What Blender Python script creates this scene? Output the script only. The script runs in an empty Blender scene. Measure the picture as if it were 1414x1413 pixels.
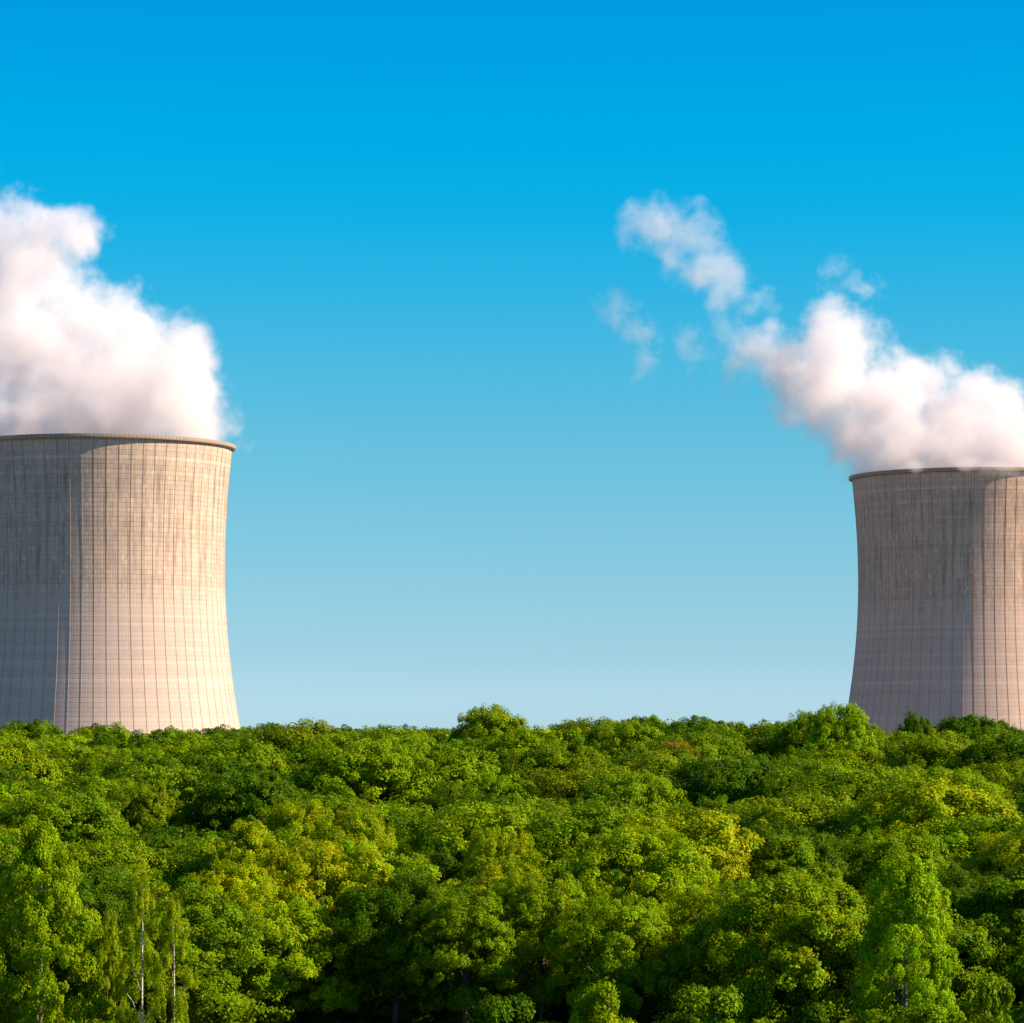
import bpy, bmesh, math, random
import numpy as np
from mathutils import Vector

sc = bpy.context.scene
C = sc.collection
R_ = math.radians

# ------------------------------------------------------------------ camera
F = 4600.0          # focal length in photo pixels (photo 1414 wide)
EYE = 73.2          # eye height above the towers' ground
HOR = 1005.0        # photo row of the horizon
cam = bpy.data.cameras.new('camera')
camo = bpy.data.objects.new('camera', cam); C.objects.link(camo)
camo.location = (0, 0, EYE); camo.rotation_euler = (R_(90), 0, 0)
cam.sensor_width = 36; cam.sensor_fit = 'HORIZONTAL'
cam.lens = 36 * F / 1414
cam.shift_y = (HOR - 706.5) / 1414
cam.clip_start = 1; cam.clip_end = 60000
sc.camera = camo

def wx(px, d): return (px - 707) / F * d
def wz(py, d): return EYE + (HOR - py) / F * d

# ------------------------------------------------------------------ world, sun, exposure
SUN_AZ, SUN_EL = 97.0, 33.0      # clockwise from the view direction (+y)
w = bpy.data.worlds.new('World'); sc.world = w; w.use_nodes = True
nt = w.node_tree; nt.nodes.clear()
out = nt.nodes.new('ShaderNodeOutputWorld'); bg = nt.nodes.new('ShaderNodeBackground')
sky = nt.nodes.new('ShaderNodeTexSky'); sky.sky_type = 'NISHITA'; sky.sun_disc = False
sky.sun_elevation = R_(SUN_EL); sky.sun_rotation = R_(SUN_AZ)
sky.air_density = 1.0; sky.dust_density = 0.1; sky.ozone_density = 6.0
tc = nt.nodes.new('ShaderNodeTexCoord'); sep = nt.nodes.new('ShaderNodeSeparateXYZ')
nt.links.new(tc.outputs['Generated'], sep.inputs[0])
ramp = nt.nodes.new('ShaderNodeValToRGB')
SKYGRADE = [(0.0, (0.3208, 0.4748, 0.6774)), (0.0076, (0.3208, 0.4748, 0.6774)), (0.0228, (0.2765, 0.4192, 0.5655)), (0.0445, (0.2478, 0.4088, 0.495)), (0.0662, (0.2132, 0.4108, 0.4663)), (0.0877, (0.1649, 0.4221, 0.4572)), (0.1091, (0.1087, 0.4348, 0.4711)), (0.1304, (0.0507, 0.4432, 0.4951)), (0.1515, (0.01, 0.4584, 0.5203)), (0.1724, (0.0, 0.4692, 0.5418)), (0.193, (0.0, 0.4497, 0.5478)), (0.2124, (0.0, 0.4359, 0.5655)), (0.3, (0.16, 0.4, 0.53)), (0.5, (0.36, 0.42, 0.53)), (1.0, (0.42, 0.44, 0.54))]
while len(ramp.color_ramp.elements) < len(SKYGRADE): ramp.color_ramp.elements.new(0.5)
for e, (p, c) in zip(ramp.color_ramp.elements, sorted(SKYGRADE)):
    e.position = p; e.color = (*c, 1)
nt.links.new(sep.outputs['Z'], ramp.inputs[0])
mulc = nt.nodes.new('ShaderNodeMix'); mulc.data_type = 'RGBA'; mulc.blend_type = 'MULTIPLY'
mulc.inputs[0].default_value = 1; mulc.clamp_result = False
nt.links.new(sky.outputs[0], mulc.inputs[6]); nt.links.new(ramp.outputs[0], mulc.inputs[7])
dbl = nt.nodes.new('ShaderNodeVectorMath'); dbl.operation = 'SCALE'; dbl.inputs['Scale'].default_value = 2.0
nt.links.new(mulc.outputs[2], dbl.inputs[0]); nt.links.new(dbl.outputs[0], bg.inputs[0]); bg.inputs[1].default_value = 0.065
nt.links.new(bg.outputs[0], out.inputs[0])

sl = bpy.data.lights.new('sun', 'SUN'); sl.energy = 5.0; sl.angle = R_(0.5); sl.color = (1, .80, .58)
so = bpy.data.objects.new('sun', sl); C.objects.link(so)
az, el = R_(SUN_AZ), R_(SUN_EL)
sd = Vector((math.sin(az) * math.cos(el), math.cos(az) * math.cos(el), math.sin(el)))
so.rotation_euler = sd.to_track_quat('Z', 'Y').to_euler(); so.location = (300, 0, 400)

sc.view_settings.view_transform = 'Standard'; sc.view_settings.look = 'None'
sc.view_settings.exposure = 1.1; sc.view_settings.gamma = 1.0
sc.render.engine = 'CYCLES'
sc.cycles.volume_bounces = 12; sc.cycles.max_bounces = 14
sc.cycles.diffuse_bounces = 3; sc.cycles.transmission_bounces = 4; sc.cycles.transparent_max_bounces = 8
sc.cycles.volume_step_rate = 1.0; sc.cycles.volume_max_steps = 256

# ------------------------------------------------------------------ helpers
def tag(o, label=None, cat=None, group=None, kind=None):
    if label: o['label'] = label
    if cat: o['category'] = cat
    if group: o['group'] = group
    if kind: o['kind'] = kind
    return o

def link(name, me, parent=None, loc=(0, 0, 0)):
    o = bpy.data.objects.new(name, me); C.objects.link(o); o.location = loc
    if parent: o.parent = parent
    return o

def np_mesh(name, V, faces, mat, smooth=False):
    """V (n,3); faces: (m,k) index array"""
    me = bpy.data.meshes.new(name)
    m, k = faces.shape
    me.vertices.add(len(V)); me.vertices.foreach_set('co', np.asarray(V, np.float32).ravel())
    me.loops.add(m * k); me.loops.foreach_set('vertex_index', faces.astype(np.int32).ravel())
    me.polygons.add(m); me.polygons.foreach_set('loop_start', np.arange(0, m * k, k, dtype=np.int32))
    me.polygons.foreach_set('use_smooth', np.full(m, smooth, dtype=bool))
    me.update(calc_edges=True)
    me.materials.append(mat)
    return me

class NT:
    def __init__(s, name):
        s.m = bpy.data.materials.new(name); s.m.use_nodes = True
        s.t = s.m.node_tree; s.t.nodes.clear()
    def n(s, typ, **kw):
        x = s.t.nodes.new(typ)
        for k, v in kw.items(): setattr(x, k, v)
        return x
    def l(s, a, b): s.t.links.new(a, b)
    def put(s, sock, v):
        if isinstance(v, bpy.types.NodeSocket): s.l(v, sock)
        else: sock.default_value = v
    def math(s, op, a, b=None, c=None, clamp=False):
        x = s.n('ShaderNodeMath', operation=op); x.use_clamp = clamp
        s.put(x.inputs[0], a)
        if b is not None: s.put(x.inputs[1], b)
        if c is not None: s.put(x.inputs[2], c)
        return x.outputs[0]
    def vmath(s, op, a, b=None, c=None):
        x = s.n('ShaderNodeVectorMath', operation=op)
        s.put(x.inputs[0], a)
        if b is not None: s.put(x.inputs[1], b)
        if c is not None: s.put(x.inputs[2], c)
        return x.outputs[1] if op == 'LENGTH' else x.outputs[0]
    def mix(s, f, a, b, blend='MIX'):
        x = s.n('ShaderNodeMix', data_type='RGBA', blend_type=blend)
        s.put(x.inputs[0], f); s.put(x.inputs[6], a); s.put(x.inputs[7], b)
        return x.outputs[2]
    def noise(s, vec, scale, detail=2, rough=.5, dist=0.0, color=False):
        x = s.n('ShaderNodeTexNoise'); x.inputs['Scale'].default_value = scale
        x.inputs['Detail'].default_value = detail; x.inputs['Roughness'].default_value = rough
        x.inputs['Distortion'].default_value = dist
        s.l(vec, x.inputs['Vector'])
        return x.outputs['Color' if color else 'Fac']
    def smooth(s, v, lo, hi, a=0.0, b=1.0, kind='SMOOTHSTEP'):
        x = s.n('ShaderNodeMapRange', interpolation_type=kind)
        s.put(x.inputs[0], v); s.put(x.inputs[1], lo); s.put(x.inputs[2], hi)
        s.put(x.inputs[3], a); s.put(x.inputs[4], b)
        return x.outputs[0]
    def comb(s, x, y, z):
        c = s.n('ShaderNodeCombineXYZ'); s.put(c.inputs[0], x); s.put(c.inputs[1], y); s.put(c.inputs[2], z)
        return c.outputs[0]
    def done(s, shader, vol=False):
        o = s.n('ShaderNodeOutputMaterial'); s.l(shader, o.inputs['Volume' if vol else 'Surface'])
        return s.m

# ------------------------------------------------------------------ terrain
YC = [(200, 1280), (235, 1232), (255, 1194), (275, 1158), (300, 1122), (330, 1088), (365, 1055), (395, 1032)]
SKY = [(-80, 1008), (0, 1006), (45, 1001), (90, 1009), (150, 1005), (200, 1011), (240, 1009), (320, 1009), (360, 1006),
       (400, 1007), (450, 1009), (480, 1008), (540, 1004), (600, 1008), (760, 1004), (830, 1000),
       (870, 992), (950, 995), (1005, 1003), (1040, 998), (1075, 999), (1110, 999), (1160, 992), (1200, 1002),
       (1230, 1011), (1265, 1002), (1300, 1001), (1350, 996), (1385, 1002), (1414, 1012), (1500, 1012)]
def canopy_row(d, px):
    s = float(np.interp(px, [a for a, b in SKY], [b for a, b in SKY]))
    if d <= 395: return float(np.interp(d, [a for a, b in YC], [b for a, b in YC]))
    k = min(1, (d - 395) / 45.0)
    return 1032 * (1 - k) + s * k
def canopy_z(d, px): return wz(canopy_row(d, px), d)
def ground_z(x, y):
    d = max(y, 1.0)
    if d < 200:
        return 47.0 + 24.0 * math.exp(-(math.hypot(x, y) / 55.0) ** 2)
    if d < 660:
        base = float(np.interp(d, [200, 235, 300, 365, 440, 660], [47.0, 47.2, 51.6, 55.6, 58.6, 59.2]))
        return base + 1.0 * math.sin(x * .045 + d * .01) * math.sin(d * .031)
    return max(0.0, 59.2 - (d - 660) * 0.22) * 1.0

g = NT('forest_floor')
gc = g.n('ShaderNodeTexCoord').outputs['Object']
gs = g.n('ShaderNodeSeparateXYZ'); g.l(gc, gs.inputs[0])
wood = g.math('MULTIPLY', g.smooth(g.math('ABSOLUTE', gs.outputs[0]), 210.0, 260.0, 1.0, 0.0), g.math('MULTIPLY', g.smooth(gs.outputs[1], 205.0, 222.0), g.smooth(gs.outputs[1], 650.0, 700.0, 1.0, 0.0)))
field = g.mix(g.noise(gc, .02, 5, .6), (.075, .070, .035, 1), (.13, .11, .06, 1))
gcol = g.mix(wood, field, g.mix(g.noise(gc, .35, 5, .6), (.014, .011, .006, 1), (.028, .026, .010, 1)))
gp = g.n('ShaderNodeBsdfPrincipled'); g.l(gcol, gp.inputs['Base Color']); gp.inputs['Roughness'].default_value = .95
M_floor = g.done(gp.outputs[0])
ys = np.concatenate([np.linspace(-400, 720, 180), np.linspace(740, 1400, 50), np.array([1700, 2500, 5000, 12000, 30000])])
xs = np.concatenate([np.array([-30000, -9000, -3000, -1200]), np.linspace(-600, 600, 100), np.array([1200, 3000, 9000, 30000])])
V = np.array([(x, y, ground_z(x, y) if abs(x) < 1000 else (ground_z(600, y) if y < 690 else ground_z(0, y))) for y in ys for x in xs])
nx = len(xs); ii = np.array([(j * nx + i, j * nx + i + 1, (j + 1) * nx + i + 1, (j + 1) * nx + i) for j in range(len(ys) - 1) for i in range(nx - 1)])
tag(link('ground', np_mesh('ground', V, ii, M_floor, True)), kind='structure')

# ------------------------------------------------------------------ cooling towers
NB = 68                       # meridional ribs
TH, ZT, RA = 165.0, 125.2, 40.9
def shell_r(z):
    b = 114.5 if z > ZT else 102.5
    return RA * math.sqrt(1 + ((z - ZT) / b) ** 2)

def concrete(name, dim=1.0, tint=(1, 1, 1)):
    m = NT(name)
    co = m.n('ShaderNodeTexCoord').outputs['Object']
    s = m.n('ShaderNodeSeparateXYZ'); m.l(co, s.inputs[0])
    ang = m.math('ARCTAN2', s.outputs[1], s.outputs[0])
    bay = m.math('MULTIPLY', m.math('ADD', ang, math.pi), NB / (2 * math.pi))     # bay number
    z = s.outputs[2]
    fb = m.math('FRACT', bay)                                   # rib sits at 0
    sub = m.math('FRACT', m.math('MULTIPLY', bay, 4.0))
    lift = m.math('DIVIDE', z, 1.5); fl = m.math('FRACT', lift)
    upper = m.smooth(z, 108.0, 122.0)                           # weathered upper part
    # joint strength varies from place to place
    cell = m.comb(m.math('FLOOR', m.math('MULTIPLY', bay, 4.0)), m.math('FLOOR', lift), 0.0)
    wn = m.n('ShaderNodeTexWhiteNoise', noise_dimensions='3D'); m.l(cell, wn.inputs[0])
    ring = m.n('ShaderNodeTexWhiteNoise', noise_dimensions='1D'); m.l(m.math('FLOOR', lift), ring.inputs['W'])
    strip = m.n('ShaderNodeTexWhiteNoise', noise_dimensions='1D'); m.l(m.math('FLOOR', m.math('MULTIPLY', bay, 4.0)), strip.inputs['W'])
    cyl = m.comb(m.math('MULTIPLY', ang, 42.0), 0.0, z)
    streakv = m.n('ShaderNodeVectorMath', operation='MULTIPLY'); m.l(cyl, streakv.inputs[0]); streakv.inputs[1].default_value = (1, 1, .09)
    streak = m.noise(streakv.outputs[0], .55, 5, .65)
    blotch = m.noise(cyl, .05, 4, .6)
    fine = m.noise(cyl, 1.1, 4, .7)
    hj = m.smooth(fl, 0.0, .14, 1.0, 0.0, 'LINEAR')
    vj = m.smooth(m.math('ABSOLUTE', m.math('SUBTRACT', sub, .5)), .42, .47, 0.0, 1.0, 'LINEAR')
    rj = m.smooth(m.math('ABSOLUTE', m.math('SUBTRACT', fb, .5)), .474, .486, 0.0, 1.0, 'LINEAR')
    jn = m.smooth(m.noise(cyl, .09, 4, .7), .38, .62, .2, 1.15)
    hs = m.math('MULTIPLY', m.math('MULTIPLY', hj, jn), m.math('MULTIPLY_ADD', upper, .28, .06))
    vs = m.math('MULTIPLY', m.math('MULTIPLY', vj, jn), m.math('MULTIPLY_ADD', upper, .32, .05))
    rs = m.math('MULTIPLY', rj, .32)
    base = m.mix(upper, (.525 * tint[0], .414 * tint[1], .350 * tint[2], 1), (.500 * tint[0], .384 * tint[1], .302 * tint[2], 1))
    # panel, ring and strip tone
    tone = m.math('MULTIPLY_ADD', wn.outputs[0], m.math('MULTIPLY_ADD', upper, .10, .05), .92)
    tone = m.math('MULTIPLY', tone, m.math('MULTIPLY_ADD', ring.outputs[0], .12, .94))
    tone = m.math('MULTIPLY', tone, m.math('MULTIPLY_ADD', strip.outputs[0], .05, .975))
    tone = m.math('MULTIPLY', tone, m.math('MULTIPLY_ADD', fine, .24, .88))
    tone = m.math('MULTIPLY', tone, m.math('MULTIPLY_ADD', blotch, .30, .85))
    patch = m.smooth(wn.outputs[0], .965, .97, 0.0, .10)
    tone = m.math('ADD', tone, m.math('MULTIPLY', patch, upper))
    # dark run-off stains in the weathered zone
    zone = m.math('MULTIPLY', m.smooth(z, 104.0, 128.0), m.smooth(z, 150.0, 166.0, 1.0, .45))
    st = m.math('MULTIPLY', m.smooth(streak, .46, .70), zone)
    tone = m.math('MULTIPLY', tone, m.math('SUBTRACT', 1.0, m.math('MULTIPLY', st, .42)))
    for v in (hs, vs, rs): tone = m.math('MULTIPLY', tone, m.math('SUBTRACT', 1.0, v))
    # paler construction rings
    for zc, hw in ((108.3, .4), (158.6, .75), (88.5, .5)):
        b = m.smooth(m.math('ABSOLUTE', m.math('SUBTRACT', z, zc)), hw * .8, hw, .09, 0.0)
        tone = m.math('ADD', tone, b)
    col = m.mix(1.0, base, m.comb(tone, tone, tone), 'MULTIPLY')
    p = m.n('ShaderNodeBsdfPrincipled'); m.l(col, p.inputs['Base Color']); p.inputs['Roughness'].default_value = .9
    p.inputs['Specular IOR Level'].default_value = .2
    bp = m.n('ShaderNodeBump'); bp.inputs['Strength'].default_value = .35; bp.inputs['Distance'].default_value = .15
    m.l(m.math('SUBTRACT', m.math('MULTIPLY', fine, .6), m.math('ADD', hj, vj)), bp.inputs['Height']); m.l(bp.outputs[0], p.inputs['Normal'])
    return m.done(p.outputs[0])
M_conc = concrete('weathered_concrete')
M_conc2 = concrete('weathered_concrete_warm_tint', tint=(1.08, 1.0, .96))  # whole right tower tinted slightly redder, less blue
mm = NT('rim_concrete'); cc = mm.n('ShaderNodeTexCoord').outputs['Object']
ss = mm.n('ShaderNodeSeparateXYZ'); mm.l(cc, ss.inputs[0])
ja = mm.math('FRACT', mm.math('MULTIPLY', mm.math('ADD', mm.math('ARCTAN2', ss.outputs[1], ss.outputs[0]), math.pi), NB * 3 / (2 * math.pi)))
jf = mm.math('MULTIPLY', mm.smooth(mm.math('ABSOLUTE', mm.math('SUBTRACT', ja, .5)), .40, .44), .6)
rc = mm.mix(jf, mm.mix(mm.noise(cc, .7, 6, .75), (.18, .135, .10, 1), (.48, .37, .28, 1)), (.07, .06, .05, 1))
pp = mm.n('ShaderNodeBsdfPrincipled'); mm.l(rc, pp.inputs['Base Color'])
pp.inputs['Roughness'].default_value = .9; M_rim = mm.done(pp.outputs[0])
mm = NT('galvanised_steel'); pp = mm.n('ShaderNodeBsdfPrincipled'); pp.inputs['Base Color'].default_value = (.16, .15, .15, 1)
pp.inputs['Roughness'].default_value = .6; pp.inputs['Metallic'].default_value = .4; M_steel = mm.done(pp.outputs[0])

def revolve(name, prof, n, mat, off=0.0, jit=None):
    """prof: list of (r,z) closed or open; n segments"""
    a = np.arange(n) / n * 2 * math.pi + off
    V = np.array([(r * math.cos(t), r * math.sin(t), z) for (r, z) in prof for t in a])
    Fc = []
    for j in range(len(prof) - 1):
        i = np.arange(n); k = (i + 1) % n
        Fc.append(np.stack([j * n + i, j * n + k, (j + 1) * n + k, (j + 1) * n + i], 1))
    return np_mesh(name, V, np.concatenate(Fc), mat)

def make_tower(loc, label, off, M_conc):
    root = link('cooling_tower', None, loc=loc)
    tag(root, label, 'cooling tower', 'cooling towers beyond the wood')
    zs = list(np.arange(9.0, TH + .01, 1.5))
    # angular profile: flat form panels between proud ribs
    bw = 2 * math.pi / NB; rw = .12 / 42.0
    angs = []; prot = []
    for b in range(NB):
        t0 = b * bw + bw * 0.0
        for (t, h) in ((t0 - rw, 0), (t0 - rw * .9, .085), (t0 + rw * .9, .085), (t0 + rw, 0)):
            angs.append(t); prot.append(h)
        for q in (.25, .5, .75): angs.append(t0 + q * bw); prot.append(0)
    angs = np.array(angs) - math.pi; prot = np.array(prot); n = len(angs)
    rr = np.array([shell_r(z) for z in zs])
    V = np.zeros((len(zs), n, 3))
    V[..., 0] = (rr[:, None] + prot) * np.cos(angs); V[..., 1] = (rr[:, None] + prot) * np.sin(angs); V[..., 2] = np.array(zs)[:, None]
    i = np.arange(n); k = (i + 1) % n
    Fc = np.concatenate([np.stack([j * n + i, j * n + k, (j + 1) * n + k, (j + 1) * n + i], 1) for j in range(len(zs) - 1)])
    sh = link('shell', np_mesh('shell', V.reshape(-1, 3), Fc, M_conc), root)
    inner = [(shell_r(z) - .35 - (0.6 if z < 30 else 0), z) for z in np.arange(9.0, TH + .2, 6.0)] + [(shell_r(TH) - .35, TH - .3)]
    me = revolve('lining', inner, 204, M_rim); me.flip_normals(); link('lining', me, root)
    # rim walkway: a ring beam with a lip, cast in blocks
    zt = TH
    prof = [(43.0, zt - .4), (43.35, zt - 1.1), (44.35, zt - .75), (44.45, zt - .35), (44.45, zt + .42), (43.95, zt + .5), (43.0, zt + .5), (43.0, zt - .4)]
    link('rim_walkway', revolve('rim_walkway', prof, 272, M_rim), root)
    bm = bmesh.new()
    for q in range(48):
        t0 = q / 48 * 2 * math.pi; t1 = (q + 1) / 48 * 2 * math.pi
        for (ta, za, tb, zb, rb) in ((t0, 0.0, t1, 9.3, 45), (t1, 0.0, t0, 9.3, 45)):
            r0, r1 = shell_r(0) + .2, shell_r(9) - .2
            a = Vector((r0 * math.cos(ta), r0 * math.sin(ta), za)); b = Vector((r1 * math.cos(tb), r1 * math.sin(tb), zb))
            vs = bmesh.ops.create_cone(bm, segments=8, radius1=.55, radius2=.55, depth=(b - a).length, cap_ends=True)['verts']
            qn = (b - a).to_track_quat('Z', 'Y'); mid = (a + b) / 2
            for v in vs: v.co = qn @ v.co + mid
    me = bpy.data.meshes.new('support_lattice'); bm.to_mesh(me); bm.free(); me.materials.append(M_rim)
    link('support_lattice', me, root)
    root.rotation_euler.z = off
    return root

D1, D2 = 1088.0, 1238.0
T1 = (wx(137, D1), D1, 0.0); T2 = (wx(1338, D2), D2, 1.2)
BW = 2 * math.pi / NB
# phase: a rib of the left tower stands at x=152.7 px, of the right one at x=1338 px
make_tower(T1, 'nearer, larger concrete cooling tower at the left edge, half shaded, half sunlit', math.atan2(-1, (152.7 - 137) / 183) % BW, M_conc)
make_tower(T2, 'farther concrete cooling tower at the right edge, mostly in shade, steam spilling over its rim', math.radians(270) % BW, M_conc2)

# small lit lamp-less fixture bracket seen under the left rim is left out (a few pixels)

# ------------------------------------------------------------------ steam
def steam(name, label, cat, group, D, loc, puffs, dens, warp=6.5, er=2.5, scale=1 / 26.0, soft=.60, thr=.26, seed=0.0, step=.2):
    """puffs: (px, py, rx_px, ry_px, depth offset m, depth radius m) in photo pixels at distance D, turned into metres"""
    k = D / F
    P = [(wx(a, D) - loc[0], dy, wz(b, D) - loc[2], rx * k, ry_d, rz * k) for (a, b, rx, rz, dy, ry_d) in puffs]
    m = NT(name + '_vapour')
    co = m.n('ShaderNodeTexCoord').outputs['Object']
    off = m.vmath('ADD', co, (seed * 13.7, seed * 7.1, seed * 3.3))
    if warp:
        n1 = m.noise(off, scale * .9, 3.0, .5, 0, True)
        co2 = m.vmath('MULTIPLY_ADD', m.vmath('SUBTRACT', n1, (.5, .5, .5)), (warp * 2, warp * 2, warp * 2), co)
    else: co2 = co
    Fv = None
    for (x, y, z, a, b, c) in P:
        q = m.vmath('MULTIPLY_ADD', co2, (1 / a, 1 / b, 1 / c), (-x / a, -y / b, -z / c))
        f = m.math('SUBTRACT', 1.0, m.vmath('LENGTH', q))
        Fv = f if Fv is None else m.math('SMOOTH_MAX', Fv, f, .12)
    n2 = m.noise(off, scale * 1.6, 8.0, .64, .0)
    e = m.math('SUBTRACT', m.math('SUBTRACT', Fv, thr), m.math('MULTIPLY', m.math('SUBTRACT', n2, .5), er))
    d = m.smooth(e, 0.0, soft, 0.0, dens)
    v = m.n('ShaderNodeVolumePrincipled'); v.inputs['Color'].default_value = (.958, .930, .940, 1)
    v.inputs['Anisotropy'].default_value = 0.0
    m.l(d, v.inputs['Density'])
    mat = m.done(v.outputs[0], vol=True)
    try: mat.cycles.volume_step_rate = step
    except Exception: pass
    bm = bmesh.new()
    for (x, y, z, a, b, c) in P:
        vs = bmesh.ops.create_icosphere(bm, subdivisions=3, radius=1.0)['verts']
        for vt in vs: vt.co = (x + vt.co.x * a * 1.02, y + vt.co.y * b * 1.02, z + vt.co.z * c * 1.02)
    me = bpy.data.meshes.new(name); bm.to_mesh(me); bm.free()
    tmp = bpy.data.objects.new('tmp', me); C.objects.link(tmp)
    md = tmp.modifiers.new('r', 'REMESH'); md.mode = 'VOXEL'; md.voxel_size = 2.5
    dg = bpy.context.evaluated_depsgraph_get(); dg.update()
    me2 = bpy.data.meshes.new_from_object(tmp.evaluated_get(dg)); me2.name = name
    bpy.data.objects.remove(tmp); bpy.data.meshes.remove(me)
    me2.materials.clear(); me2.materials.append(mat)
    o = link(name, me2, loc=loc)
    return tag(o, label, cat, group)

GS = 'steam drifting off the cooling towers'
steam('steam_plume', 'dense white steam plume pouring out of the left tower and leaning left', 'steam plume', GS, D1,
      (T1[0], T1[1], TH - 6),
      [(135, 585, 205, 80, 0, 46), (30, 590, 130, 80, 0, 44), (243, 565, 98, 108, 0, 40), (262, 592, 88, 74, 0, 40), (228, 505, 85, 72, 2, 34), (150, 520, 160, 120, 4, 42), (20, 480, 160, 170, 4, 45),
       (20, 380, 125, 140, 8, 40), (95, 318, 72, 52, 8, 24), (30, 312, 80, 62, 8, 26), (250, 470, 60, 62, 4, 20), (268, 530, 66, 80, 0, 32), (283, 590, 78, 50, 0, 34), (288, 594, 46, 22, 0, 24), (120, 440, 110, 90, 6, 30), (190, 478, 90, 72, 4, 26), (105, 430, 85, 85, 6, 28)],
      .10, seed=1.0)
steam('steam_plume', 'dense white steam plume rising from the right tower and leaning left over the gap', 'steam plume', GS, D2,
      (T2[0], T2[1], TH - 6),
      [(1340, 640, 185, 62, 0, 42), (1258, 615, 100, 85, 0, 40), (1410, 615, 120, 90, 0, 40), (1220, 555, 130, 100, 3, 36),
       (1320, 585, 125, 82, 3, 36), (1150, 515, 112, 92, 6, 32), (1080, 497, 88, 74, 8, 28), (1130, 540, 105, 80, 6, 32), (1195, 600, 92, 74, 2, 38), (1232, 640, 96, 50, 0, 38), (1215, 648, 70, 34, 0, 30), (1150, 470, 90, 70, 6, 28), (1360, 560, 90, 70, 2, 34), (1175, 465, 85, 62, 8, 26), (1265, 515, 85, 60, 6, 26),
       (1368, 662, 66, 17, -45, 6), (1245, 660, 26, 13, -44, 4), (1318, 656, 50, 15, -46, 5)],
      .10, seed=2.0)
steam('steam_cloud', 'thin ragged patch of steam floating highest above the gap between the towers', 'steam cloud', GS, D2,
      (wx(950, D2), D2 + 8, wz(350, D2)),
      [(905, 312, 60, 62, 0, 13), (945, 325, 66, 66, 0, 13), (975, 365, 66, 66, 0, 13), (1010, 398, 66, 50, 0, 12), (1045, 408, 46, 36, 0, 9), (930, 292, 60, 38, 0, 10)],
      .042, er=2.7, thr=.22, soft=.70, warp=8, scale=1 / 19.0, seed=3.0, step=.3)
steam('steam_cloud', 'faint hooked wisp of steam at the far left of the drifting steam', 'steam cloud', GS, D2,
      (wx(870, D2), D2 + 8, wz(450, D2)),
      [(852, 420, 44, 36, 0, 8), (885, 462, 42, 44, 0, 8), (896, 510, 28, 40, 0, 7)],
      .04, er=2.8, thr=.28, soft=.6, warp=9, scale=1 / 14.0, seed=4.0, step=.3)
steam('steam_cloud', 'barely visible veil of steam between the highest patch and the right plume', 'steam cloud', GS, D2,
      (wx(970, D2), D2 + 8, wz(470, D2)),
      [(1000, 455, 60, 50, 0, 9), (960, 470, 40, 60, 0, 8), (1015, 520, 34, 60, 0, 7)],
      .022, er=3.2, thr=.28, soft=.7, warp=10, scale=1 / 14.0, seed=6.0, step=.4)
steam('steam_cloud', 'tiny faint puff of steam just above the right plume', 'steam cloud', GS, D2,
      (wx(1165, D2), D2 + 8, wz(380, D2)),
      [(1158, 378, 34, 42, 0, 8), (1195, 392, 42, 28, 0, 8)],
      .03, er=3.0, thr=.30, soft=.6, warp=10, scale=1 / 14.0, seed=5.0, step=.3)

# ------------------------------------------------------------------ trees
def leaf_mat(name):
    m = NT(name)
    oi = m.n('ShaderNodeObjectInfo')
    at = m.n('ShaderNodeAttribute', attribute_name='tint')
    sp = m.n('ShaderNodeSeparateColor'); m.l(at.outputs['Color'], sp.inputs[0])
    co = m.n('ShaderNodeTexCoord').outputs['Object']
    col = m.mix(1.0, oi.outputs['Color'], m.comb(sp.outputs[0], sp.outputs[1], sp.outputs[2]), 'MULTIPLY')
    pr = m.n('ShaderNodeBsdfPrincipled'); m.l(col, pr.inputs['Base Color'])
    pr.inputs['Roughness'].default_value = .5; pr.inputs['Specular IOR Level'].default_value = .03
    tr = m.n('ShaderNodeBsdfTranslucent')
    m.l(m.mix(1.0, col, (1.25, 1.3, .5, 1), 'MULTIPLY'), tr.inputs[0])
    mx = m.n('ShaderNodeMixShader'); mx.inputs[0].default_value = .32
    m.l(pr.outputs[0], mx.inputs[1]); m.l(tr.outputs[0], mx.inputs[2])
    return m.done(mx.outputs[0])
M_leaf = leaf_mat('leaf')
def bark(name, a, b, sc_=3.0):
    m = NT(name); co = m.n('ShaderNodeTexCoord').outputs['Object']
    v = m.vmath('MULTIPLY', co, (1, 1, .25))
    p = m.n('ShaderNodeBsdfPrincipled'); m.l(m.mix(m.smooth(m.noise(v, sc_, 5, .7), .4, .6), a, b), p.inputs['Base Color'])
    p.inputs['Roughness'].default_value = .9
    return m.done(p.outputs[0])
M_bark = bark('bark', (.05, .038, .027, 1), (.12, .095, .07, 1))
M_pale = bark('pale_bark', (.10, .08, .06, 1), (.26, .21, .16, 1))
def birch_mat():
    m = NT('birch_bark'); co = m.n('ShaderNodeTexCoord').outputs['Object']
    v = m.vmath('MULTIPLY', co, (1, 1, 3.0))
    p = m.n('ShaderNodeBsdfPrincipled'); m.l(m.mix(m.smooth(m.noise(v, 2.0, 4, .7), .52, .6), (.62, .58, .52, 1), (.07, .06, .05, 1)), p.inputs['Base Color'])
    p.inputs['Roughness'].default_value = .8
    return m.done(p.outputs[0])
M_birch = birch_mat()

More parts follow.
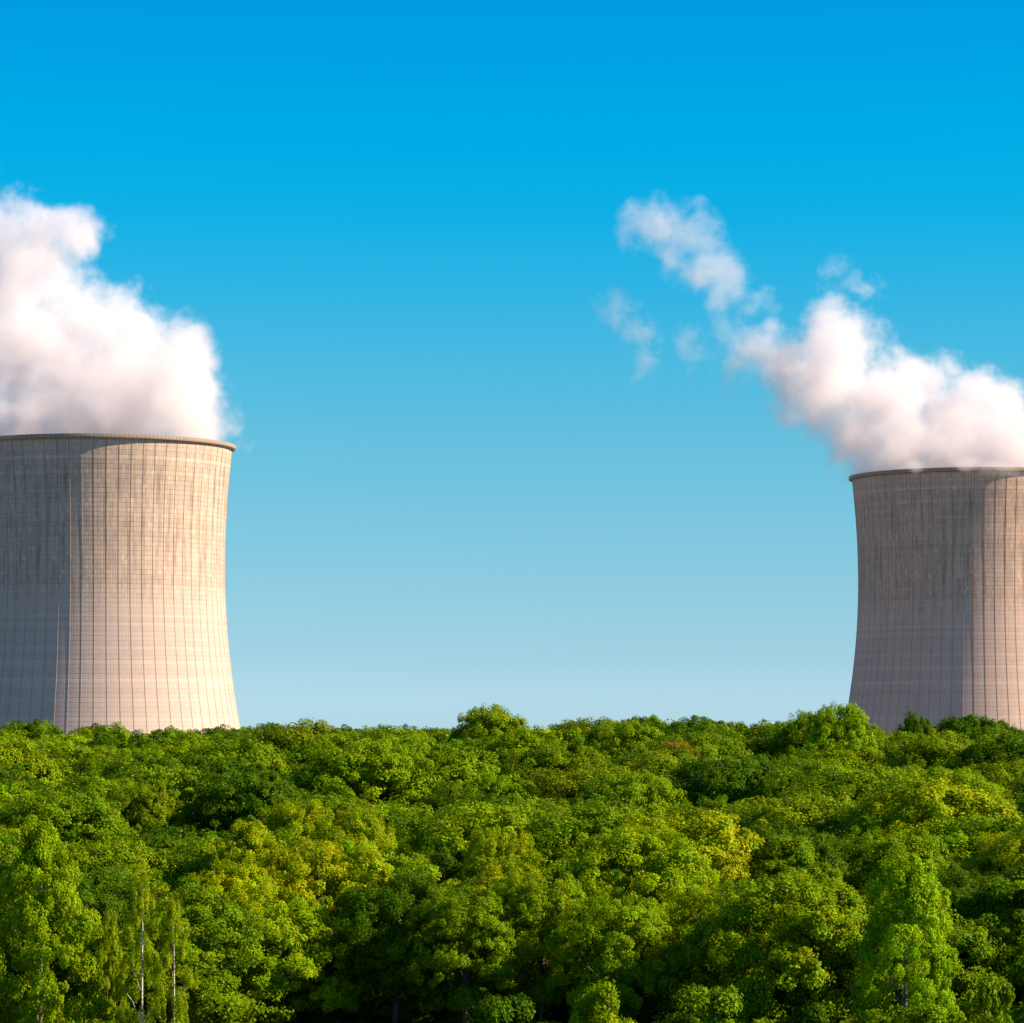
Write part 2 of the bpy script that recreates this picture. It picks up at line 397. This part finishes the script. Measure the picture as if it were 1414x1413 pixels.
def tube(path, radii, seg=7):
    path = np.array(path, float); n = len(path); V = []
    for i in range(n):
        t = path[min(i + 1, n - 1)] - path[max(i - 1, 0)]; t /= np.linalg.norm(t) + 1e-9
        u = np.cross(t, [0.3, 1, 0.1]); u /= np.linalg.norm(u); v = np.cross(t, u)
        for k in range(seg):
            a = 2 * math.pi * k / seg; V.append(path[i] + radii[i] * (math.cos(a) * u + math.sin(a) * v))
    Fc = [(i * seg + k, i * seg + (k + 1) % seg, (i + 1) * seg + (k + 1) % seg, (i + 1) * seg + k) for i in range(n - 1) for k in range(seg)]
    return np.array(V), np.array(Fc)

def limbs(rg, H, z0, ends, r0):
    """trunk rising to H*.8 with limbs running to the given end points"""
    Vs, Fs, o = [], [], 0
    def add(p, r):
        nonlocal o
        v, f = tube(p, r); Vs.append(v); Fs.append(f + o); o += len(v)
    n = 7; sway = rg.normal(0, .25, 2)
    zt = H * .86
    tr = [(sway[0] * math.sin(2.2 * t), sway[1] * math.sin(2.6 * t), -1.0 + t * (zt + 1)) for t in np.linspace(0, 1, n)]
    add(tr, [r0 * (1.15 - 0.95 * t) + .03 for t in np.linspace(0, 1, n)])
    for e in ends:
        zs = min(zt * .9, max(z0 * .8, e[2] - rg.uniform(.5, .9) * math.hypot(e[0], e[1]) - .5))
        t = (zs + 1) / (zt + 1)
        st = np.array([sway[0] * math.sin(2.2 * t), sway[1] * math.sin(2.6 * t), zs])
        e = np.array(e, float); mid = (st + e) / 2 + np.array([0, 0, rg.uniform(.1, .6)])
        rr = r0 * (1.05 - .9 * t) * .5
        add([st, st * .6 + mid * .4 + rg.normal(0, .1, 3), mid, e], [rr, rr * .8, rr * .55, .03])
    return np.concatenate(Vs), np.concatenate(Fs)

def leaves(rg, cent, rad, nl, size, up=.35, droop=0.0, stretch=None, tint_j=.20, form=None):
    """cent (k,3) tuft centres, rad (k,) tuft radii -> many leaf quads spread through each tuft"""
    k = len(cent); N = k * nl
    c = np.repeat(cent, nl, 0); r = np.repeat(rad, nl)
    d = rg.normal(size=(N, 3)); d /= np.linalg.norm(d, axis=1)[:, None]
    rr = r * rg.uniform(.25, 1.0, N) ** .5
    off = d * rr[:, None]
    if stretch is not None: off = off * np.array(stretch)
    else: off[:, 2] *= .85
    p = c + off
    nrm = d * .5 + rg.normal(size=(N, 3)) * .42 + np.array([0, 0, up])
    if form is not None: nrm = nrm + np.repeat(form, nl, 0); nrm /= np.linalg.norm(nrm, axis=1)[:, None]
    a = rg.normal(size=(N, 3)); a[:, 2] -= droop; t1 = np.cross(nrm, a); t1 /= np.linalg.norm(t1, axis=1)[:, None] + 1e-9
    t2 = np.cross(nrm, t1)
    s = size * rg.uniform(.6, 1.25, N)[:, None]
    V = np.stack([p + t2 * s * .62, p + t1 * s * .38 + t2 * s * .08, p - t2 * s * .5, p - t1 * s * .38 + t2 * s * .08], 1).reshape(-1, 3)
    Fq = np.arange(N * 4).reshape(-1, 4)
    tt = np.repeat(1 + rg.normal(0, .13, k), nl) * (1 + rg.normal(0, tint_j, N)); tt = np.clip(tt, .45, 1.75)
    hue = np.repeat(rg.normal(0, .09, k), nl) + rg.normal(0, .08, N)
    col = np.stack([tt * (1 + hue), tt, tt * (1 - hue), np.ones(N)], 1)
    return V, Fq, np.repeat(col, 4, 0)

def crown_mesh(name, V, Fq, col):
    me = np_mesh(name, V, Fq, M_leaf)
    ca = me.color_attributes.new('tint', 'FLOAT_COLOR', 'POINT')
    ca.data.foreach_set('color', col.astype(np.float32).ravel())
    return me

def tree_variant(seed, kind, nl, size, low=1.08):
    """returns (crown mesh, trunk mesh, height, radius); nominal sizes in metres"""
    rg = np.random.default_rng(seed)
    if kind == 'dome':            # oak-like, broad domed crown
        H, R, z0 = 15.0, 6.6, 4.6
        nlobe = 24; lob = []
        for i in range(nlobe):
            a = i * 2.4 + rg.uniform(-.4, .4); u = (i + .5) / nlobe
            ph = math.acos(1 - low * u)      # from top to a bit below the equator
            lr = rg.uniform(1.7, 2.9)
            rad = (R - lr * .8) * rg.uniform(.82, 1.08)
            hz = (H - z0) * .62
            lob.append((rad * math.sin(ph) * math.cos(a), rad * math.sin(ph) * math.sin(a), z0 + (H - z0) * .42 + (hz - lr * .5) * math.cos(ph) * rg.uniform(.86, 1.04), lr))
        for i in range(6):
            a = rg.uniform(0, 6.28); q = rg.uniform(.2, .8) * R
            lob.append((q * math.cos(a), q * math.sin(a), z0 + rg.uniform(0, 2.5), 1.8))
        tufts_per, tr = 26, (.38, .85)
    elif kind == 'tall':          # ash or aspen: taller, looser, oval
        H, R, z0 = 16.0, 5.4, 3.2
        lob = []
        for i in range(26):
            u = (i + .5) / 26; zz = z0 + (H - z0 - 1.2) * u
            env = R * (math.sin(math.pi * min(1, .30 + u * .67)) ** .8)
            a = i * 2.4 + rg.uniform(-.5, .5); lr = rg.uniform(1.1, 2.3)
            q = max(0, env - lr * .6) * rg.uniform(.5, 1.22)
            lob.append((q * math.cos(a), q * math.sin(a), zz, lr))
        tufts_per, tr = 22, (.34, .75)
    elif kind == 'birch':
        H, R, z0 = 15.0, 3.1, 3.4
        lob = []
        for i in range(17):
            u = (i + .5) / 17; zz = z0 + (H - z0 - .6) * u
            env = R * (math.sin(math.pi * min(1, .22 + u * .74)) ** .8)
            a = i * 2.4 + rg.uniform(-.6, .6); lr = rg.uniform(.7, 1.2)
            q = max(0, env - lr * .5) * rg.uniform(.5, 1.1)
            lob.append((q * math.cos(a), q * math.sin(a), zz, lr))
        tufts_per, tr = 15, (.35, .6)
    else:                         # shrub
        H, R, z0 = 5.0, 3.0, .6
        lob = []
        for i in range(24):
            a = rg.uniform(0, 6.28); q = 2.6 * rg.uniform(0, 1) ** .6
            lob.append((q * math.cos(a), q * math.sin(a), rg.uniform(.5, 4.4 - .85 * q) + rg.normal(0, .35), rg.uniform(.35, .85)))
        tufts_per, tr = 14, (.3, .6)
    cent, rad = [], []
    for (x, y, z, lr) in lob:
        d = rg.normal(size=(tufts_per, 3)); d /= np.linalg.norm(d, axis=1)[:, None]
        d[:, 2] = np.abs(d[:, 2]) * 1.1 - .30
        if kind != 'birch':       # bias tufts outwards
            o = np.array([x, y, 0]); on = np.linalg.norm(o)
            if on > .5: d += .35 * o / on
        d /= np.linalg.norm(d, axis=1)[:, None]
        rr = lr * rg.uniform(.60, 1.12, tufts_per)
        cent.append(np.array([x, y, z]) + d * rr[:, None] * np.array([1, 1, .8])); rad.append(rg.uniform(tr[0], tr[1], tufts_per))
    cent = np.concatenate(cent); rad = np.concatenate(rad)
    lobec = np.repeat(np.array([q[:3] for q in lob]), tufts_per, 0); ld = cent - lobec; ld /= np.linalg.norm(ld, axis=1)[:, None] + 1e-6
    cd = cent - np.array([0, 0, z0 + (H - z0) * .35]); cd /= np.linalg.norm(cd, axis=1)[:, None] + 1e-6
    form = ld * .45 + cd * .45
    st = (.72, .72, 1.15) if kind == 'birch' else None
    V, Fq, col = leaves(rg, cent, rad, nl, size, up=.15, droop=2.0 if kind == 'birch' else 0, stretch=st, form=form)
    crown = crown_mesh('crown_' + kind, V, Fq, col)
    ends = [(x * .9, y * .9, z) for (x, y, z, lr) in lob][::2]
    tv, tf = limbs(rg, H, z0, ends, {'dome': .30, 'tall': .20, 'birch': .13, 'shrub': .07}[kind])
    trunk = np_mesh('trunk_' + kind, tv, tf, {'dome': M_bark, 'tall': M_pale, 'birch': M_birch, 'shrub': M_bark}[kind], True)
    H_eff = float(np.percentile(V[:, 2], 99.7)); R_eff = float(np.percentile(np.hypot(V[:, 0], V[:, 1]), 97))
    return crown, trunk, H_eff, R_eff

VAR = {
    'near_dome': [tree_variant(10 + i, 'dome', 165, .172, 1.5) for i in range(5)],
    'mid_dome': [tree_variant(20 + i, 'dome', 122, .20) for i in range(6)],
    'far_dome': [tree_variant(30 + i, 'dome', 85, .265) for i in range(4)],
    'near_tall': [tree_variant(40 + i, 'tall', 150, .17) for i in range(4)],
    'mid_tall': [tree_variant(50 + i, 'tall', 110, .205) for i in range(3)],
    'birch': [tree_variant(60 + i, 'birch', 120, .13) for i in range(2)],
    'shrub': [tree_variant(70 + i, 'shrub', 130, .14) for i in range(3)],
}
TONE = {
    'mid-green': (.142, .235, .0016), 'dark-green': (.070, .142, .0014), 'yellow-green': (.262, .325, .0014),  # dark-green serves darker trees and shade put into the leaf colour
    'olive-green': (.172, .240, .0020), 'bright-green': (.195, .295, .0014), 'rusty-green': (.225, .172, .0100),
    'golden-yellow': (.380, .400, .0016), 'bluish-green': (.082, .155, .0100), 'fresh-green': (.215, .340, .0020),  # bluish-green: distance haze put into the far trees' leaf colour
    'light-green': (.240, .310, .0040),
}
rnd = random.Random(7)
placed = []          # (x, y, r)
records = []
def put_tree(px, D, top_row=None, width=None, tone='mid-green', kind='dome', name='broadleaf_tree', label=None, ztop=None, var=None, ground=True):
    if kind == 'dome': key = 'near_dome' if D < 290 else 'mid_dome' if D < 460 else 'far_dome'
    elif kind == 'tall': key = 'near_tall' if D < 330 else 'mid_tall'
    else: key = kind
    vs = VAR[key]; cr, tk, H, R = vs[(var if var is not None else rnd.randrange(len(vs))) % len(vs)]
    x = wx(px, D); gz = ground_z(x, D)
    zt = wz(top_row, D) if top_row is not None else ztop
    h = zt - gz
    sz = h / H
    sx = (width / 2 * D / F / R) if width else sz
    rad = sx * R
    if kind == 'dome' and sz < sx * .95:          # broad crowns are deep too
        sz = sx * .95; gz = max(gz - 5.0, zt - sz * H); sz = (zt - gz) / H
    root = link(name, None, loc=(x, D, gz)); root.rotation_euler.z = rnd.uniform(0, 6.283)
    root.scale = (sx, sx * rnd.uniform(.92, 1.08), sz)
    c = bpy.data.objects.new('crown', cr); C.objects.link(c); c.parent = root
    t = bpy.data.objects.new('trunk', tk); C.objects.link(t); t.parent = root
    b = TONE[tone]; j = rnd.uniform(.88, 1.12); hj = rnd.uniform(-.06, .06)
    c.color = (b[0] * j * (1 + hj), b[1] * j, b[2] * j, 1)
    placed.append((x, D, rad))
    records.append(dict(o=root, px=px, row=HOR + (EYE - zt) / D * F, D=D, tone=tone, kind=kind, label=label, w=rad * 2 / D * F))
    return root

# --- trees that stand out in the photograph: (px, D, top row, crown width px, tone, kind, name, label)
OWN = [
    (55, 232, 1138, 185, 'fresh-green', 'tall', 'broadleaf_tree', 'tall loose fresh-green tree with a bare leaning grey trunk, bottom left corner'),
    (150, 234, 1262, 62, 'light-green', 'tall', 'broadleaf_tree', 'thin light-green tree between the tall leaning tree and the birch'),
    (197, 227, 1215, 84, 'light-green', 'birch', 'birch_tree', 'birch with a white trunk catching the sun, bottom left'),
    (238, 225, 1243, 58, 'light-green', 'birch', 'birch_tree', 'weeping yellow-green birch with long hanging strands, right of the white-trunked birch'),
    (1255, 229, 1183, 195, 'fresh-green', 'tall', 'broadleaf_tree', 'big sunlit fresh-green tree standing forward at the bottom right'),
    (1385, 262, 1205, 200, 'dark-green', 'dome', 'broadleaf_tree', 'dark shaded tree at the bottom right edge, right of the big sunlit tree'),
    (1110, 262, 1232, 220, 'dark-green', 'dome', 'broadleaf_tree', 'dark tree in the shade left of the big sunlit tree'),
    (676, 425, 977, 128, 'bright-green', 'dome', 'broadleaf_tree', 'tallest round crown on the middle of the skyline'),
    (1163, 415, 975, 112, 'bright-green', 'dome', 'broadleaf_tree', 'high crown hiding the lower left corner of the right tower'),
    (1112, 425, 986, 100, 'mid-green', 'dome', 'broadleaf_tree', 'knobbly crown on the skyline left of the right tower'),
    (1266, 445, 987, 62, 'dark-green', 'dome', 'broadleaf_tree', 'small dark crown jutting up before the right tower'),
    (1335, 448, 990, 140, 'dark-green', 'dome', 'broadleaf_tree', 'dark broad crown before the sunlit side of the right tower'),
    (45, 470, 997, 96, 'dark-green', 'dome', 'broadleaf_tree', 'low dark dome at the foot of the left tower, near the left edge'),
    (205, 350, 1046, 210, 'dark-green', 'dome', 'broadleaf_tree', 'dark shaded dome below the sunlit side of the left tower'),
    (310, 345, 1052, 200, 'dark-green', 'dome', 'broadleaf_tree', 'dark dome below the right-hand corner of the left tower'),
    (375, 425, 1002, 84, 'dark-green', 'dome', 'broadleaf_tree', 'dark round crown on the skyline just right of the left tower'),
    (930, 392, 1026, 80, 'rusty-green', 'dome', 'broadleaf_tree', 'rust-brown crown on the upper slope right of the centre'),
    (1000, 350, 1048, 200, 'dark-green', 'dome', 'broadleaf_tree', 'dark dome below and right of the rust-brown crown'),
    (910, 285, 1140, 96, 'golden-yellow', 'dome', 'broadleaf_tree', 'golden-yellow crown glowing in the middle of the wood'),
    (690, 280, 1146, 120, 'yellow-green', 'dome', 'broadleaf_tree', 'wide yellowish crown left of the golden one, middle of the wood'),
    (415, 312, 1108, 130, 'yellow-green', 'dome', 'broadleaf_tree', 'flat-topped yellow-green crown below the gap beside the left tower'),
    (200, 322, 1084, 130, 'olive-green', 'dome', 'broadleaf_tree', 'light olive crown rising in the middle of the slope below the left tower'),
    (490, 292, 1122, 150, 'yellow-green', 'dome', 'broadleaf_tree', 'brightest yellow-green crown left of the centre'),
    (440, 268, 1165, 240, 'yellow-green', 'dome', 'broadleaf_tree', 'large yellow-green crown spreading over the dark lower edge, left of the centre'),
    (322, 260, 1192, 190, 'yellow-green', 'dome', 'broadleaf_tree', 'yellow-green tree right of the birches'),
    (1270, 312, 1096, 110, 'rusty-green', 'dome', 'broadleaf_tree', 'brownish crown on the slope below the right tower'),
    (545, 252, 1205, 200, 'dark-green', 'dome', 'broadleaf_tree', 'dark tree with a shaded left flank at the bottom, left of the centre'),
    (640, 248, 1232, 180, 'mid-green', 'dome', 'broadleaf_tree', 'mid-green tree at the bottom centre'),
    (745, 251, 1208, 190, 'bright-green', 'dome', 'broadleaf_tree', 'bright-green tree at the bottom, just right of the centre'),
    (850, 246, 1238, 190, 'bright-green', 'dome', 'broadleaf_tree', 'round bright-green tree at the bottom, right of the centre'),
    (955, 252, 1228, 190, 'yellow-green', 'dome', 'broadleaf_tree', 'yellowish tree at the bottom between centre and big sunlit tree'),
]
for (px, D, row, wd, tone, kind, nm, lb) in OWN:
    put_tree(px, D, row, wd, tone, kind, nm, lb)
# low growth at the wood's edge
SHR = [(840, 224, 1362, 130, 'bright-green'), (700, 226, 1378, 150, 'dark-green'), (985, 226, 1366, 170, 'mid-green'),
       (1130, 225, 1390, 150, 'dark-green'), (1365, 226, 1350, 130, 'mid-green'), (1290, 223, 1392, 150, 'mid-green'), (118, 226, 1380, 130, 'mid-green')]
for i, (px, D, row, wd, tone) in enumerate(SHR):
    put_tree(px, D, row, wd, tone, 'shrub', 'shrub', None)

# under-storey behind the front trees; deep shade put into its dark leaf tone
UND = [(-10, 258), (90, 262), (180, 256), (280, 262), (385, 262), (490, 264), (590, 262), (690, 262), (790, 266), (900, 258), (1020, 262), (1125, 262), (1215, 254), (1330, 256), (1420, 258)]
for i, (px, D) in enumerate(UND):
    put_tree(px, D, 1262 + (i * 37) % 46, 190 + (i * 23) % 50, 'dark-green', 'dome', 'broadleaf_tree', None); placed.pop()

# --- the rest of the wood
nfill = 0
def tone_for(px, D):
    n = math.sin(px * .011 + D * .017) + math.sin(px * .023 - D * .031 + 2)
    r = rnd.random() + n * .12
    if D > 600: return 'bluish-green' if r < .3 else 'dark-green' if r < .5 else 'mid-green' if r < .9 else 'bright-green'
    if D > 318:
        return 'dark-green' if r < .26 else 'mid-green' if r < .72 else 'olive-green' if r < .82 else 'bright-green'
    if D > 262:
        return 'dark-green' if r < .04 else 'mid-green' if r < .30 else 'olive-green' if r < .38 else 'bright-green' if r < .72 else 'yellow-green'
    return 'dark-green' if r < .35 else 'mid-green' if r < .8 else 'bright-green'  # front rows lean darker: wood-edge shade put into their leaf tones

def relief(x, d):
    return 1.9 * math.sin(x * .075 + 1.3 + d * .02) * math.sin(d * .052 + x * .018) + .8 * math.sin(x * .17 + d * .13)
D = 246.0
while D < 452:
    sp = float(np.interp(D, [240, 300, 440], [10.6, 11.6, 13.2]))
    half = 0.5 * 1414 / F * D + sp * .4
    x = -half + rnd.uniform(0, sp)
    while x < half:
        xx = x + rnd.uniform(-.25, .25) * sp; dd = D + rnd.uniform(-.32, .32) * sp
        px = 707 + xx / dd * F
        ok = all(math.hypot(xx - a, (dd - b)) > (sp * .36 + r * .42) for a, b, r in placed)
        if ok:
            k = 1.0 if dd < 400 else .25
            zt = canopy_z(dd, px) + k * (relief(xx, dd) + rnd.uniform(-1.9, 1.6)) - .3
            kind = 'tall' if (rnd.random() < .12 and dd < 330) else 'dome'
            R = sp * rnd.uniform(.56, .86) * (.85 if kind == 'tall' else 1)
            put_tree(px, dd, width=2 * R / dd * F, ztop=zt, tone=tone_for(px, dd), kind=kind)
            nfill += 1
        x += sp
    D += sp * .84
# the crest of the wood farther back
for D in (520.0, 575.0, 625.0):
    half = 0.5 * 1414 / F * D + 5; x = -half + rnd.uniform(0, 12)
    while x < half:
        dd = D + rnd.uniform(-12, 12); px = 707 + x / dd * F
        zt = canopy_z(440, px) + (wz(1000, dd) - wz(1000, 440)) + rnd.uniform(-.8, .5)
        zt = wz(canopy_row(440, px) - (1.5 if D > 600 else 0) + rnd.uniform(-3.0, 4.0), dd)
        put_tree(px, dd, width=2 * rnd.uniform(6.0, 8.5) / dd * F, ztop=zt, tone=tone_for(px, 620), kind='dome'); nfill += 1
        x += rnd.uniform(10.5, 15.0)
print('TREES', len(records), 'fill', nfill)

def coarse(seed):
    cr, tk, H, R = tree_variant(seed, 'dome', 13, .62)
    V = np.empty(len(cr.vertices) * 3, np.float32); cr.vertices.foreach_get('co', V)
    cl = np.empty(len(cr.vertices) * 4, np.float32); cr.color_attributes['tint'].data.foreach_get('color', cl)
    bpy.data.meshes.remove(cr); bpy.data.meshes.remove(tk)
    return V.reshape(-1, 3), cl.reshape(-1, 4), H, R
CO = [coarse(90), coarse(91)]
Vs, Cs, cnt = [], [], 0
for D in np.arange(240, 640, 13.0):
    for side in (-1, 1):
        for q in range(4 if D < 450 else 3):
            x = side * (.5 * 1414 / F * D + 13.0 + q * 13.0 + rnd.uniform(-2, 2)); dd = D + rnd.uniform(-4, 4)
            V, cl, H, R = CO[rnd.randrange(2)]
            a = rnd.uniform(0, 6.28); k = rnd.uniform(.95, 1.25)
            ca, sa = math.cos(a) * k, math.sin(a) * k
            zt = canopy_z(min(dd, 440), 707 + x / dd * F) if dd < 440 else wz(1002, dd)
            zt += rnd.uniform(-2, 1)
            W = np.stack([V[:, 0] * ca - V[:, 1] * sa + x, V[:, 0] * sa + V[:, 1] * ca + dd, (V[:, 2] - H) * k + zt], 1)
            Vs.append(W); Cs.append(cl)
Vs = np.concatenate(Vs); Cs = np.concatenate(Cs)
wood = link('surrounding_woodland', crown_mesh('surrounding_woodland', Vs, np.arange(len(Vs)).reshape(-1, 4), Cs))
wood.color = (*TONE['mid-green'], 1)
tag(wood, 'mid-green wood carrying on past both edges of the picture', 'woodland', kind='stuff')

# --- labels: unique by tone, place and order
COLS = [(0, 'at the left edge'), (110, 'below the left tower'), (330, 'right of the left tower'), (520, 'left of the centre'),
        (680, 'in the centre'), (850, 'right of the centre'), (1010, 'left of the right tower'), (1180, 'below the right tower'),
        (1340, 'at the right edge')]
BANDS = [(0, 'on the skyline'), (1016, 'just under the skyline'), (1040, 'high up'), (1070, 'on the upper slope'), (1105, 'mid-slope'), (1145, 'on the lower slope'), (1190, 'near the bottom'), (1330, 'at the bottom edge')]
ORD = ['leftmost', 'second from the left', 'third from the left', 'fourth from the left', 'fifth from the left', 'sixth from the left', 'seventh from the left', 'eighth from the left', 'ninth from the left']
cells = {}
for r in records:
    if r['label']: tag(r['o'], r['label'], 'birch' if 'birch' in r['o'].name else 'tree', 'trees of the wooded slope'); continue
    cp = [c for a, c in COLS if r['px'] >= a or a == 0][-1]; bd = [b for a, b in BANDS if r['row'] >= a][-1]
    noun = {'dome': 'round-crowned tree', 'tall': 'narrow tree', 'shrub': 'shrub'}[r['kind']]
    r['base'] = f"{r['tone']} {noun} {bd}, {cp}"
    cells.setdefault(r['base'], []).append(r)
for base, rs in cells.items():
    rs.sort(key=lambda r: r['px'])
    for i, r in enumerate(rs):
        shrub = r['kind'] == 'shrub'
        lab = base if len(rs) == 1 else f"{base}, {ORD[min(i, 8)]}"
        tag(r['o'], lab, 'shrub' if shrub else 'tree', 'shrubs at the edge of the wood' if shrub else 'trees of the wooded slope')
